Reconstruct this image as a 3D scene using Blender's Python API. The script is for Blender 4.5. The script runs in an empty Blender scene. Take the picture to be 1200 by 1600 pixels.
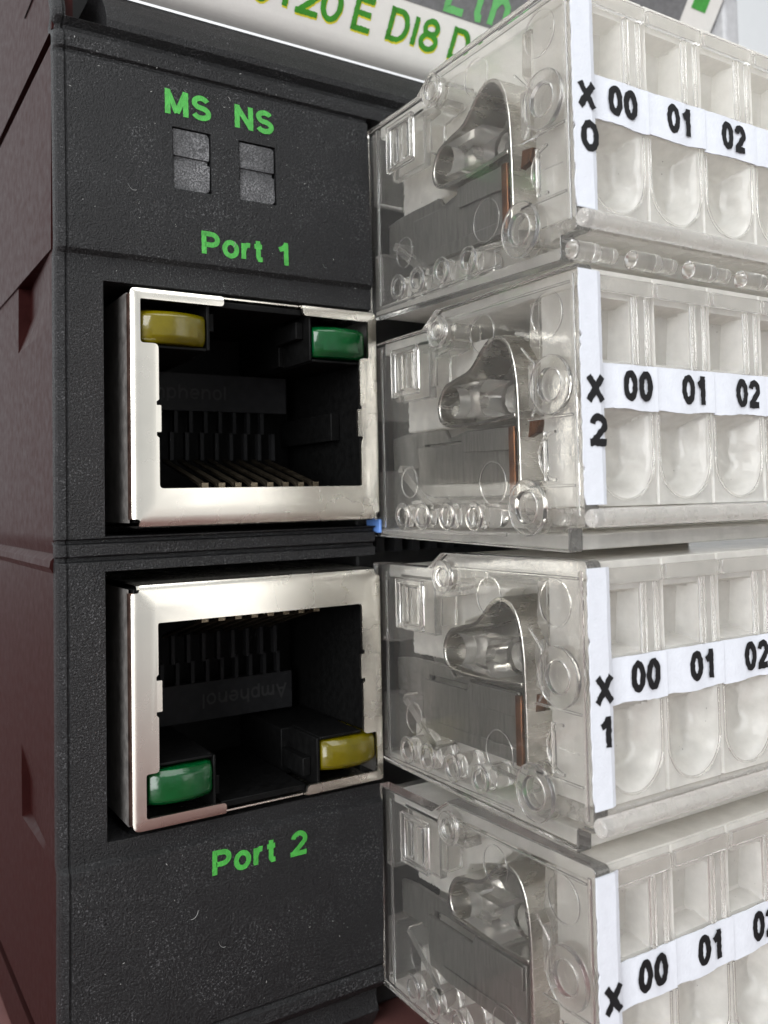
import bpy, bmesh, math, random
from mathutils import Matrix, Vector

S = 0.001                      # all builders work in millimetres
OZ = 34.6                      # the table top is z = 0; the camera height is z = OZ
scene = bpy.context.scene
COL = scene.collection
random.seed(7)

# ------------------------------------------------------------------ camera
R = ((0.8267, -0.5623, -0.0232), (-0.0046, -0.0475, 0.9989), (0.5626, 0.8256, 0.0418))
cam = bpy.data.cameras.new('camera')
camo = bpy.data.objects.new('camera', cam)
COL.objects.link(camo)
right, up, fwd = [Vector(r).normalized() for r in R]
m = Matrix.Identity(4)
for i in range(3):
    m[i][0], m[i][1], m[i][2] = right[i], up[i], -fwd[i]
m.translation = Vector((0, -52.72, OZ)) * S
camo.matrix_world = m
cam.sensor_fit = 'VERTICAL'
cam.sensor_height = 36
cam.lens = 1431.5 / 1600 * 36
cam.shift_x = -(697.76 - 600) / 1600
cam.shift_y = (718.0 - 800) / 1600
cam.clip_start = 0.002
cam.clip_end = 20
cam.dof.use_dof = True
cam.dof.focus_distance = 0.052
cam.dof.aperture_fstop = 75
scene.camera = camo

# ------------------------------------------------------------------ light
world = bpy.data.worlds.new('World')
scene.world = world
world.use_nodes = True
bg = world.node_tree.nodes['Background']
bg.inputs[0].default_value = (0.95, 0.98, 1.0, 1)
bg.inputs[1].default_value = 0.64

def area(name, loc, target, size, power, colour):
    l = bpy.data.lights.new(name, 'AREA')
    l.shape = 'RECTANGLE'; l.size, l.size_y = size
    l.energy = power; l.color = colour
    o = bpy.data.objects.new(name, l); COL.objects.link(o)
    o.location = loc
    d = Vector(target) - Vector(loc)
    o.rotation_euler = d.to_track_quat('-Z', 'Y').to_euler()
    return o
area('ceiling_lamp', (0.15, -0.35, 1.15), (0.03, 0, 0.03), (1.1, 0.8), 10, (0.97, 0.985, 1.0))
area('window_light', (0.58, -1.0, 0.20), (0.03, 0, 0.04), (0.55, 0.8), 2.3, (1.0, 0.985, 0.96))
area('left_fill_light', (-0.9, -0.6, 0.34), (0.03, 0, 0.03), (0.8, 0.8), 19, (0.97, 0.985, 1.0))  # added fill lamp on the left, brightens the plug sides

scene.view_settings.view_transform = 'Standard'
scene.view_settings.look = 'None'
scene.view_settings.exposure = 0.0
scene.view_settings.gamma = 1.0
scene.cycles.max_bounces = 28
scene.cycles.transmission_bounces = 24
scene.cycles.glossy_bounces = 8
scene.cycles.diffuse_bounces = 5
scene.cycles.transparent_max_bounces = 16
scene.cycles.use_denoising = True

# ------------------------------------------------------------------ materials
def nt(name):
    m = bpy.data.materials.new(name); m.use_nodes = True
    t = m.node_tree
    return m, t, t.nodes['Principled BSDF'], t.nodes['Material Output']

def mm_coords(t):
    tc = t.nodes.new('ShaderNodeTexCoord')
    mp = t.nodes.new('ShaderNodeVectorMath'); mp.operation = 'SCALE'
    mp.inputs['Scale'].default_value = 1000.0
    t.links.new(tc.outputs['Object'], mp.inputs[0])
    return mp.outputs[0]

def noise(t, co, scale, detail=3, rough=0.6):
    n = t.nodes.new('ShaderNodeTexNoise')
    n.inputs['Scale'].default_value = scale
    n.inputs['Detail'].default_value = detail
    n.inputs['Roughness'].default_value = rough
    t.links.new(co, n.inputs['Vector'])
    return n.outputs['Fac']

def ramp(t, fac, stops):
    r = t.nodes.new('ShaderNodeValToRGB')
    e = r.color_ramp.elements
    e[0].position, e[0].color = stops[0][0], (*stops[0][1], 1)
    e[1].position, e[1].color = stops[-1][0], (*stops[-1][1], 1)
    for p, c in stops[1:-1]:
        k = e.new(p); k.color = (*c, 1)
    t.links.new(fac, r.inputs[0])
    return r.outputs[0]

def mapr(t, fac, a, b, c, d):
    r = t.nodes.new('ShaderNodeMapRange')
    for i, v in enumerate((a, b, c, d)): r.inputs[1 + i].default_value = v
    t.links.new(fac, r.inputs[0])
    return r.outputs[0]

def bump(t, h, dist, strength=1.0, normal=None):
    b = t.nodes.new('ShaderNodeBump')
    b.inputs['Distance'].default_value = dist * S
    b.inputs['Strength'].default_value = strength
    t.links.new(h, b.inputs['Height'])
    if normal is not None: t.links.new(normal, b.inputs['Normal'])
    return b.outputs[0]

def stretch(t, co, v):
    n = t.nodes.new('ShaderNodeVectorMath'); n.operation = 'MULTIPLY'
    n.inputs[1].default_value = v
    t.links.new(co, n.inputs[0])
    return n.outputs[0]

def solid(name, col, rough=0.5, metal=0.0, grain=0.0, gscale=6.0, vary=0.0, spec=0.5, stretch_v=None, coat=0.0):
    m, t, p, _ = nt(name)
    co = mm_coords(t)
    if stretch_v: co = stretch(t, co, stretch_v)
    p.inputs['Metallic'].default_value = metal
    p.inputs['Roughness'].default_value = rough
    p.inputs['Specular IOR Level'].default_value = spec
    p.inputs['Coat Weight'].default_value = coat
    n = noise(t, co, gscale * 0.23, 4)
    a = tuple(max(0, c * (1 - vary)) for c in col); b = tuple(min(1, c * (1 + vary)) for c in col)
    t.links.new(ramp(t, n, [(0.3, a), (0.7, b)]), p.inputs['Base Color'])
    t.links.new(mapr(t, n, 0.3, 0.7, rough * 0.88, min(1, rough * 1.12)), p.inputs['Roughness'])
    if grain: t.links.new(bump(t, noise(t, co, gscale, 3), grain), p.inputs['Normal'])
    return m

def grained_black(name, col, rough, depth, speckcol=(0.16, 0.16, 0.165), d0=0.56):
    """moulded plastic with a leather-like spark-eroded grain and pale specks: dust, plus grain glints put into the colour"""
    m, t, p, _ = nt(name)
    co = mm_coords(t)
    g1 = noise(t, co, 8.0, 3, 0.65); g2 = noise(t, co, 18.0, 2)
    ad = t.nodes.new('ShaderNodeMath'); ad.operation = 'MULTIPLY_ADD'
    t.links.new(g2, ad.inputs[0]); ad.inputs[1].default_value = 0.45; t.links.new(g1, ad.inputs[2])
    t.links.new(bump(t, ad.outputs[0], depth), p.inputs['Normal'])
    dust = mapr(t, noise(t, co, 9.0, 2, 0.7), d0, 0.74, 0, 1)  # specks of dust and painted glints of the grain
    patch = mapr(t, noise(t, co, 0.28, 3), 0.42, 0.70, 0.15, 1)
    mu = t.nodes.new('ShaderNodeMath'); mu.operation = 'MULTIPLY'
    t.links.new(dust, mu.inputs[0]); t.links.new(patch, mu.inputs[1])
    t.links.new(ramp(t, mu.outputs[0], [(0.0, col), (1.0, speckcol)]), p.inputs['Base Color'])
    t.links.new(mapr(t, g1, 0.3, 0.7, rough - 0.08, rough + 0.1), p.inputs['Roughness'])
    p.inputs['Specular IOR Level'].default_value = 0.33
    return m

def clear(name, haze, wob=0.06, tint=(0.995, 0.992, 0.985), ior=1.42, rough=0.03, hazecol=(0.96, 0.945, 0.905)):
    """clear moulded polycarbonate: refraction plus a milkiness that stands in for light scattered inside"""
    m, t, p, out = nt(name)
    t.nodes.remove(p)
    co = mm_coords(t)
    g = t.nodes.new('ShaderNodeBsdfGlass')
    g.inputs['Color'].default_value = (*tint, 1)
    g.inputs['Roughness'].default_value = rough
    g.inputs['IOR'].default_value = ior
    d = t.nodes.new('ShaderNodeBsdfDiffuse'); d.inputs['Color'].default_value = (*hazecol, 1)
    tr = t.nodes.new('ShaderNodeBsdfTranslucent'); tr.inputs['Color'].default_value = (*hazecol, 1)
    mx = t.nodes.new('ShaderNodeMixShader'); mx.inputs[0].default_value = 0.5
    t.links.new(d.outputs[0], mx.inputs[1]); t.links.new(tr.outputs[0], mx.inputs[2])
    mix = t.nodes.new('ShaderNodeMixShader')
    n1 = noise(t, co, 0.55, 4)
    t.links.new(mapr(t, n1, 0.3, 0.72, haze * 0.85, min(1, haze * 1.15)), mix.inputs[0])
    t.links.new(g.outputs[0], mix.inputs[1]); t.links.new(mx.outputs[0], mix.inputs[2])
    b = bump(t, noise(t, co, 0.8, 3), wob)
    t.links.new(b, g.inputs['Normal'])
    t.links.new(mix.outputs[0], out.inputs[0])
    return m

M = {}
M['panel'] = grained_black('grained black plastic', (0.006, 0.006, 0.0066), 0.45, 0.11)
M['jackplastic'] = solid('black insert plastic', (0.004, 0.004, 0.004), 0.5, spec=0.1, grain=0.012, gscale=9, vary=0.3)
M['hole'] = solid('socket black', (0.006, 0.006, 0.006), 0.6, grain=0.01, vary=0.2)
M['side'] = solid('satin maroon brown plastic', (0.022, 0.0048, 0.0044), 0.5, spec=0.08, grain=0.006, gscale=7, vary=0.15)
M['nickel'] = solid('nickel plated sheet', (0.80, 0.765, 0.69), 0.27, 1.0, gscale=1.2, vary=0.02)
M['cutedge'] = solid('bare copper edge', (0.50, 0.32, 0.26), 0.36, 1.0, grain=0.004, vary=0.2)
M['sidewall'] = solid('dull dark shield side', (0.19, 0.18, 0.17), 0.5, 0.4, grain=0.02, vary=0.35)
M['emboss'] = solid('embossed grey lettering', (0.035, 0.035, 0.035), 0.6, spec=0.1)
M['tin'] = solid('dull contact metal', (0.17, 0.14, 0.10), 0.4, 1.0, grain=0.01, vary=0.3)
M['comb'] = solid('dark grey comb', (0.016, 0.016, 0.017), 0.5, spec=0.1, grain=0.01, vary=0.2)
M['spring'] = solid('bright spring steel', (0.62, 0.60, 0.56), 0.26, 1.0, grain=0.004, gscale=3, vary=0.08, stretch_v=(1, 0.3, 4))
M['cage'] = solid('dull clamp steel', (0.25, 0.242, 0.225), 0.45, 0.8, grain=0.01, gscale=7, vary=0.22, stretch_v=(1, 4, 0.35))
M['copper'] = solid('copper bus bar', (0.16, 0.065, 0.028), 0.4, 0.8, grain=0.02, gscale=3, vary=0.75)
M['side_clear'] = clear('clear smooth polycarbonate', 0.03, 0.012, rough=0.0)
M['clear'] = clear('clear polycarbonate', 0.12, 0.03)
M['milky'] = clear('frosted polycarbonate', 0.53, rough=0.05)
M['clearpeg'] = clear('clear polished polycarbonate', 0.05, 0.02, rough=0.0)
M['post'] = clear('cloudy clear polycarbonate', 0.12, 0.03, rough=0.05)
M['lip'] = clear('hazy clear lip', 0.26, 0.04, rough=0.02)
M['frost'] = clear('frosted divider plastic', 0.85, rough=0.2)
M['paper'] = solid('white label paper', (0.60, 0.622, 0.668), 0.7, grain=0.02, gscale=7, vary=0.035, spec=0.2)
M['card'] = solid('white label card', (0.80, 0.785, 0.75), 0.38, grain=0.004, gscale=6, vary=0.02)
M['greycard'] = solid('grey printed card', (0.16, 0.16, 0.165), 0.45, grain=0.006, gscale=8, vary=0.2)
M['greyrib'] = solid('grey end rib plastic', (0.36, 0.36, 0.37), 0.4, vary=0.1)
M['ink'] = solid('black ink', (0.008, 0.008, 0.009), 0.6, spec=0.2, vary=0.3)
M['green'] = solid('green print', (0.05, 0.32, 0.045), 0.5, grain=0.05, gscale=9, vary=0.22)
M['darkgreen'] = solid('dark green print', (0.035, 0.24, 0.012), 0.5, vary=0.2)
M['palegreen'] = solid('pale green print', (0.13, 0.45, 0.14), 0.5, vary=0.1)
M['yellow'] = solid('yellow print fringe', (0.75, 0.68, 0.03), 0.5, vary=0.1)
M['lens'] = grained_black('speckled grey light pipe', (0.05, 0.05, 0.052), 0.4, 0.12, (0.42, 0.42, 0.43), 0.42)
M['dust'] = solid('pale dust', (0.28, 0.28, 0.27), 0.8, vary=0.2)
M['blue'] = solid('blue glint colour', (0.12, 0.25, 0.6), 0.4, vary=0.1)  # colour of a small blue reflection
M['table'] = solid('reddish brown table', (0.13, 0.055, 0.05), 0.4, grain=0.02, gscale=0.6, vary=0.25)
M['wall'] = solid('off white wall', (0.88, 0.89, 0.90), 0.9, grain=0.1, gscale=0.4, vary=0.02)

def led_mat(name, col):
    m, t, p, _ = nt(name)
    co = mm_coords(t)
    n = noise(t, co, 0.7, 2)
    t.links.new(ramp(t, n, [(0.3, tuple(c * 0.8 for c in col)), (0.7, tuple(c * 1.15 for c in col))]), p.inputs['Base Color'])
    p.inputs['Roughness'].default_value = 0.16
    p.inputs['Subsurface Weight'].default_value = 0.3; p.inputs['Transmission Weight'].default_value = 0.25; p.inputs['Coat Weight'].default_value = 0.25; p.inputs['Coat Roughness'].default_value = 0.06; p.inputs['Specular IOR Level'].default_value = 0.35
    p.inputs['Subsurface Radius'].default_value = (0.6, 0.6, 0.3)
    p.inputs['Subsurface Scale'].default_value = 0.001
    t.links.new(bump(t, noise(t, co, 1.6, 2), 0.03), p.inputs['Normal'])
    return m
M['ledyellow'] = led_mat('yellow light pipe', (0.14, 0.112, 0.0004))
M['ledgreen'] = led_mat('green light pipe', (0.0004, 0.07, 0.015))

# ------------------------------------------------------------------ mesh helpers
def arc(cx, cy, rx, ry, a0, a1, n=12):
    return [(cx + rx * math.cos(math.radians(a0 + (a1 - a0) * i / n)),
             cy + ry * math.sin(math.radians(a0 + (a1 - a0) * i / n))) for i in range(n + 1)]

def fillet(poly, radii, n=4):
    out = []; k = len(poly)
    for i, p in enumerate(poly):
        r = radii[i] if isinstance(radii, (list, tuple)) else radii
        if r <= 0: out.append(p); continue
        a = Vector(poly[i - 1]) - Vector(p); b = Vector(poly[(i + 1) % k]) - Vector(p)
        ang = a.angle(b)
        d = min(r / math.tan(ang / 2), a.length * 0.48, b.length * 0.48)
        p0 = Vector(p) + a.normalized() * d; p1 = Vector(p) + b.normalized() * d
        for j in range(n + 1):
            s = j / n
            q = p0 * (1 - s) ** 2 + Vector(p) * 2 * s * (1 - s) + p1 * s * s
            out.append((q.x, q.y))
    return out

def smoothpath(pts, n=5, closed=False):
    """Catmull-Rom through the points"""
    out = []; k = len(pts)
    rng = range(k) if closed else range(k - 1)
    for i in rng:
        g = (lambda j: pts[j % k]) if closed else (lambda j: pts[min(max(j, 0), k - 1)])
        p0, p1, p2, p3 = g(i - 1), g(i), g(i + 1), g(i + 2)
        for s in range(n):
            u = s / n
            out.append(tuple(0.5 * (2 * b + (c - a) * u + (2 * a - 5 * b + 4 * c - d) * u * u + (3 * b - a - 3 * c + d) * u ** 3)
                             for a, b, c, d in zip(p0, p1, p2, p3)))
    if not closed: out.append(pts[-1])
    return out

def offset(path, d, closed=False):
    """the two sides of a stroke of half width d"""
    k = len(path); L = []; Rr = []
    for i in range(k):
        p = Vector(path[i])
        a = Vector(path[i - 1]) if (i or closed) else None
        b = Vector(path[(i + 1) % k]) if (i < k - 1 or closed) else None
        t1 = (p - a).normalized() if a is not None else None
        t2 = (b - p).normalized() if b is not None else None
        if t1 is None: t1 = t2
        if t2 is None: t2 = t1
        n1 = Vector((-t1.y, t1.x)); n2 = Vector((-t2.y, t2.x))
        mi = n1 + n2
        mi = mi.normalized() if mi.length > 1e-6 else n1
        c = max(mi.dot(n1), 0.42)
        L.append(p + mi * d / c); Rr.append(p - mi * d / c)
    return L, Rr

AX = {'x': lambda u, v, w: (w, u, v), 'y': lambda u, v, w: (u, w, v), 'z': lambda u, v, w: (u, v, w)}

class MB:
    def __init__(s): s.v = []; s.f = []
    def add(s, vs, fs):
        o = len(s.v); s.v += [tuple(map(float, v)) for v in vs]; s.f += [tuple(i + o for i in f) for f in fs]
        return s
    def box(s, x0, x1, y0, y1, z0, z1):
        return s.add([(x, y, z) for x in (x0, x1) for y in (y0, y1) for z in (z0, z1)],
                     [(0, 1, 3, 2), (4, 6, 7, 5), (0, 4, 5, 1), (2, 3, 7, 6), (0, 2, 6, 4), (1, 5, 7, 3)])
    def prism(s, poly, ax, a0, a1):
        k = len(poly); g = AX[ax]
        return s.add([g(u, v, a0) for u, v in poly] + [g(u, v, a1) for u, v in poly],
                     [tuple(range(k)), tuple(range(2 * k - 1, k - 1, -1))] + [(i, k + i, k + (i + 1) % k, (i + 1) % k) for i in range(k)])
    def cyl(s, ax, c, r, a0, a1, n=28, taper=1.0):
        g = AX[ax]; P = [(math.cos(2 * math.pi * i / n), math.sin(2 * math.pi * i / n)) for i in range(n)]
        return s.add([g(c[0] + r * x, c[1] + r * y, a0) for x, y in P] + [g(c[0] + r * taper * x, c[1] + r * taper * y, a1) for x, y in P],
                     [tuple(range(n)), tuple(range(2 * n - 1, n - 1, -1))] + [(i, n + i, n + (i + 1) % n, (i + 1) % n) for i in range(n)])
    def ring(s, ax, c, r0, r1, a0, a1, n=36, start=0, sweep=360):
        g = AX[ax]; full = sweep >= 360; k = n if full else n + 1
        P = [(math.cos(math.radians(start + sweep * i / n)), math.sin(math.radians(start + sweep * i / n))) for i in range(k)]
        vs = []
        for r, a in ((r0, a0), (r1, a0), (r1, a1), (r0, a1)): vs += [g(c[0] + r * x, c[1] + r * y, a) for x, y in P]
        fs = []
        for q in range(4):
            for i in range(n):
                j = (i + 1) % k
                fs.append((q * k + i, q * k + j, ((q + 1) % 4) * k + j, ((q + 1) % 4) * k + i))
        if not full: fs += [(0, k, 2 * k, 3 * k), (k - 1, 4 * k - 1, 3 * k - 1, 2 * k - 1)]
        return s.add(vs, fs)
    def ribbon(s, path, th, ax, a0, a1, closed=False):
        L, Rr = offset(path, th / 2, closed); g = AX[ax]; k = len(path)
        vs = [g(p.x, p.y, a0) for p in L] + [g(p.x, p.y, a0) for p in Rr] + [g(p.x, p.y, a1) for p in Rr] + [g(p.x, p.y, a1) for p in L]
        fs = []
        for q in range(4):
            for i in range(k if closed else k - 1):
                j = (i + 1) % k
                fs.append((q * k + i, q * k + j, ((q + 1) % 4) * k + j, ((q + 1) % 4) * k + i))
        if not closed: fs += [(0, k, 2 * k, 3 * k), (k - 1, 4 * k - 1, 3 * k - 1, 2 * k - 1)]
        return s.add(vs, fs)
    def mesh(s, name, mat, smooth=True, ang=35):
        me = bpy.data.meshes.new(name)
        me.from_pydata([(x * S, y * S, z * S) for x, y, z in s.v], [], s.f)
        bm = bmesh.new(); bm.from_mesh(me)
        bmesh.ops.recalc_face_normals(bm, faces=bm.faces)
        if smooth:
            for f in bm.faces: f.smooth = True
            for e in bm.edges:
                if len(e.link_faces) != 2 or e.calc_face_angle(0) > math.radians(ang): e.smooth = False
        bm.to_mesh(me); bm.free()
        me.materials.append(mat)
        return me
    def build(s, name, mat, parent=None, bevel=0, smooth=True, ang=35):
        o = bpy.data.objects.new(name, s.mesh(name, mat, smooth, ang))
        COL.objects.link(o)
        if parent is not None: o.parent = parent
        if bevel:
            b = o.modifiers.new('edge', 'BEVEL'); b.width = bevel * S; b.segments = 2
            b.limit_method = 'ANGLE'; b.angle_limit = math.radians(40); b.harden_normals = False
        return o

def thing(name, label, cat, loc=(0, 0, 0), group=None):
    o = bpy.data.objects.new(name, None); COL.objects.link(o)
    o.location = Vector(loc) * S
    o.empty_display_size = 0.01
    o['label'] = label; o['category'] = cat
    if group: o['group'] = group
    return o

# ------------------------------------------------------------------ lettering (stroke shapes)
def glyphs():
    G = {}
    G['0'] = (0.56, [(arc(.5, .5, .5, .5, 0, 360, 28)[:-1], True)])
    G['1'] = (0.40, [([(0.0, .70), (.45, .80), (.80, 1.0)], False), ([(.80, -.12), (.80, 1.12)], False)])
    G['2'] = (0.56, [(arc(.5, .70, .48, .30, 172, -22, 14) + [(.55, .34), (.04, .02)], False), ([(-.2, .0), (1.1, .0)], False)])
    G['3'] = (0.56, [(arc(.46, .74, .46, .26, 165, -75, 14) + arc(.46, .25, .52, .27, 75, -165, 14), False)])
    G['4'] = (0.58, [([(.72, 0), (.72, 1), (0, .3), (1.05, .3)], False)])
    G['5'] = (0.56, [([(.92, 1), (.14, 1), (.05, .52)] + arc(.48, .33, .5, .34, 120, -160, 14), False)])
    G['8'] = (0.56, [(arc(.5, .76, .42, .24, 0, 360, 20)[:-1], True), (arc(.5, .26, .5, .26, 0, 360, 20)[:-1], True)])
    G['X'] = (0.66, [([(0.0, 0), (1, 1)], False), ([(0, 1), (1, 0)], False)])
    G['E'] = (0.56, [([(1, 1), (0, 1), (0, 0), (1.02, 0)], False), ([(0, .53), (.92, .53)], False)])
    G['D'] = (0.62, [([(0, 0), (0, 1), (.45, 1)] + arc(.45, .5, .55, .5, 80, -80, 12) + [(.45, 0)], True)])
    G['I'] = (0.0, [([(0, 0), (0, 1)], False)])
    G['T'] = (0.6, [([(.5, 0), (.5, 1)], False), ([(-.1, 1), (1.1, 1)], False)])
    G['C'] = (0.62, [(arc(.52, .5, .5, .5, 42, 318, 20), False)])
    G['M'] = (0.72, [([(0, -.12), (0, 1.12)], False), ([(1, -.12), (1, 1.12)], False), ([(.02, 1.02), (.5, .0)], False), ([(.98, 1.02), (.5, .0)], False)])
    G['N'] = (0.60, [([(0, -.12), (0, 1.12)], False), ([(1, -.12), (1, 1.12)], False), ([(.0, 1.02), (1.0, -.02)], False)])
    G['S'] = (0.60, [(arc(.5, .755, .46, .245, 25, 250, 14) + arc(.5, .25, .5, .255, 70, -160, 14), False)])
    G['P'] = (0.58, [([(0, -.05), (0, 1), (.55, 1)] + arc(.55, .72, .45, .28, 80, -80, 10) + [(.55, .44), (0.08, .44)], False)])
    G['o'] = (0.52, [(arc(.5, .36, .5, .36, 0, 360, 24)[:-1], True)])
    G['r'] = (0.24, [([(0, -.05), (0, .78)], False), ([(0.1, .42), (.35, .63), (.7, .70), (1.2, .69)], False)])
    G['t'] = (0.26, [([(.42, 1.0), (.42, .14), (.66, .01), (1.15, .02)], False), ([(-.25, .70), (1.1, .70)], False)])
    G['h'] = (0.50, [([(0, -.05), (0, 1.05)], False), ([(0.05, .46), (.3, .68), (.65, .70), (.95, .55), (.98, .4), (.98, -.05)], False)])
    G['n'] = (0.50, [([(0, -.05), (0, .78)], False), ([(0.05, .46), (.3, .68), (.65, .70), (.95, .55), (.98, .4), (.98, -.05)], False)])
    G['e'] = (0.52, [([(.06, .36), (.98, .36)] + arc(.5, .36, .5, .36, 12, 315, 20), False)])
    G['A'] = (0.66, [([(0, -.05), (.5, 1), (1, -.05)], False), ([(.2, .32), (.8, .32)], False)])
    G['m'] = (0.80, [([(0, -.05), (0, .78)], False), ([(.04, .5), (.2, .7), (.42, .66), (.5, .5), (.5, -.05)], False), ([(.52, .5), (.7, .7), (.92, .66), (1, .5), (1, -.05)], False)])
    G['p'] = (0.50, [([(0, -.3), (0, .78)], False), (arc(.5, .36, .5, .36, 0, 360, 20)[:-1], True)])
    G['l'] = (0.0, [([(0, -.05), (0, 1.05)], False)])
    return G
GL = glyphs()

def lettering(mb, text, fn, u0, v0, cap, sw, gap=0.2, xs=1.0, jag=0.0, space=0.5, lift=0.0, rnd=None):
    """flat printed strokes mapped by fn(u, v, height); returns the end of the line"""
    u = u0; rnd = rnd or random.Random(3)
    h = lift
    for ch in text:
        if ch == ' ': u += space * cap; continue
        wd, strokes = GL[ch]; wd *= cap * xs
        for path, closed in strokes:
            P = [(u + sw / 2 + x * wd, v0 + sw / 2 + y * (cap - sw)) for x, y in path]
            if jag:
                Q = []
                k = len(P)
                for i in range(k if closed else k - 1):
                    a, b = Vector(P[i]), Vector(P[(i + 1) % k]); n = max(1, int((b - a).length / (sw * 0.3)))
                    for j in range(n): q = a.lerp(b, j / n); Q.append((q.x, q.y))
                if not closed: Q.append(P[-1])
                P = Q
            L, Rr = offset(P, sw / 2, closed); k = len(P)
            if jag:
                L = [p + Vector((rnd.uniform(-jag, jag), rnd.uniform(-jag, jag))) for p in L]
                Rr = [p + Vector((rnd.uniform(-jag, jag), rnd.uniform(-jag, jag))) for p in Rr]
            h += 0.003
            vs = [fn(p.x, p.y, h) for p in L] + [fn(p.x, p.y, h) for p in Rr]
            mb.add(vs, [(i, (i + 1) % k, k + (i + 1) % k, k + i) for i in range(k if closed else k - 1)])
        u += wd + sw + gap * cap
    return u

def interp(tab, x):
    if x <= tab[0][0]: return tab[0][1]
    for (a, b), (c, d) in zip(tab, tab[1:]):
        if x <= c: return b + (d - b) * (x - a) / (c - a)
    return tab[-1][1]

# ------------------------------------------------------------------ setting
tb = MB(); tb.box(-700, 900, -110, 520, -30, 0)
o = tb.build('tabletop', M['table'], bevel=2); o['kind'] = 'structure'
wl = MB(); wl.box(-2500, 2500, 900, 920, -800, 2200)
o = wl.build('wall', M['wall']); o['kind'] = 'structure'

# ------------------------------------------------------------------ the module
mod = thing('network_module', 'black network module with maroon side, two metal framed jacks and a printed white label card', 'network module', (0, 0, OZ))

PROF = [(-34.5, 1.6), (-33.2, 0.7), (-32.5, 1.0), (-31.9, 1.0), (-31.5, 0.35), (-31.0, -0.1), (-30.3, -0.05), (-30.05, 0.15), (-29.9, -0.02),
        (-19.95, -0.34), (-19.55, -0.3), (-19.3, 0.0), (-18.4, 0.0), (-3.65, 0.02), (-3.1, 0.02), (-3.02, 0.34), (-2.82, 0.34), (-2.74, 0.02), (-2.12, 0.02),
        (-2.04, 0.34), (-1.86, 0.34), (-1.8, 0.0), (-1.72, 0.0), (12.6, 0.0), (13.95, 0.0), (14.2, -0.3), (14.6, -0.36), (18.5, -0.24), (20.42, -0.18), (22.2, -0.12),
        (25.2, -0.02), (25.32, 0.16), (25.46, 0.16), (25.58, -0.04), (26.2, -0.1), (26.5, 0.1), (26.75, 0.7), (27.05, 0.75), (27.4, 0.25), (27.8, 0.2), (28.8, 0.7), (29.6, 1.4), (30.3, 2.4), (31.0, 3.4)]
XS = [(10.42, 0.9), (10.46, 0.45), (10.56, 0.2), (10.72, 0.06), (10.92, 0.0), (10.97, 0.1), (11.03, 0.1), (11.08, 0.0), (12.95, 0.0), (13.3, 0.0), (16.9, 0.0), (19.22, 0.0), (21.0, 0.0), (23.4, 0.0), (30.12, 0.0), (63.0, 0.0)]
def solid_cell(xa, xb, za, zb):
    xm, zm = (xa + xb) / 2, (za + zb) / 2
    if 12.95 < xm and (-1.72 < zm < 12.6 or -18.4 < zm < -3.65): return False
    if (16.9 < xm < 19.22 or 21.0 < xm < 23.4) and 18.5 < zm < 22.2: return False
    if xm > 30.12 and zm < 25.58: return False
    if 11.08 < xm < 13.3 and zm > 27.4: return False
    return True
def front_panel():
    mb = MB(); nx, nz = len(XS), len(PROF); D = 9.0
    fr = lambda i, j: (XS[i][0], XS[i][1] + PROF[j][1], PROF[j][0])
    bk = lambda i, j: (XS[i][0], D, PROF[j][0])
    on = {(i, j): solid_cell(XS[i][0], XS[i + 1][0], PROF[j][0], PROF[j + 1][0]) for i in range(nx - 1) for j in range(nz - 1)}
    idx = {}
    def V(kind, i, j):
        key = (kind, i, j)
        if key not in idx: idx[key] = len(mb.v); mb.v.append(fr(i, j) if kind == 'f' else bk(i, j))
        return idx[key]
    for (i, j), s in on.items():
        if not s: continue
        mb.f.append((V('f', i, j), V('f', i + 1, j), V('f', i + 1, j + 1), V('f', i, j + 1)))
        for di, dj, a, b in ((-1, 0, (0, 0), (0, 1)), (1, 0, (1, 0), (1, 1)), (0, -1, (0, 0), (1, 0)), (0, 1, (0, 1), (1, 1))):
            if i + di < 0: continue
            if not on.get((i + di, j + dj), False):
                p, q = (i + a[0], j + a[1]), (i + b[0], j + b[1])
                mb.f.append((V('f', *p), V('f', *q), V('b', *q), V('b', *p)))
    return mb
panel = front_panel().build('front_panel', M['panel'], mod, bevel=0.07, ang=28)

body = MB(); body.box(11.2, 64.0, 12.5, 42, -34.45, 36)
body.build('housing_body', M['hole'], mod, bevel=0.3)

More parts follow.
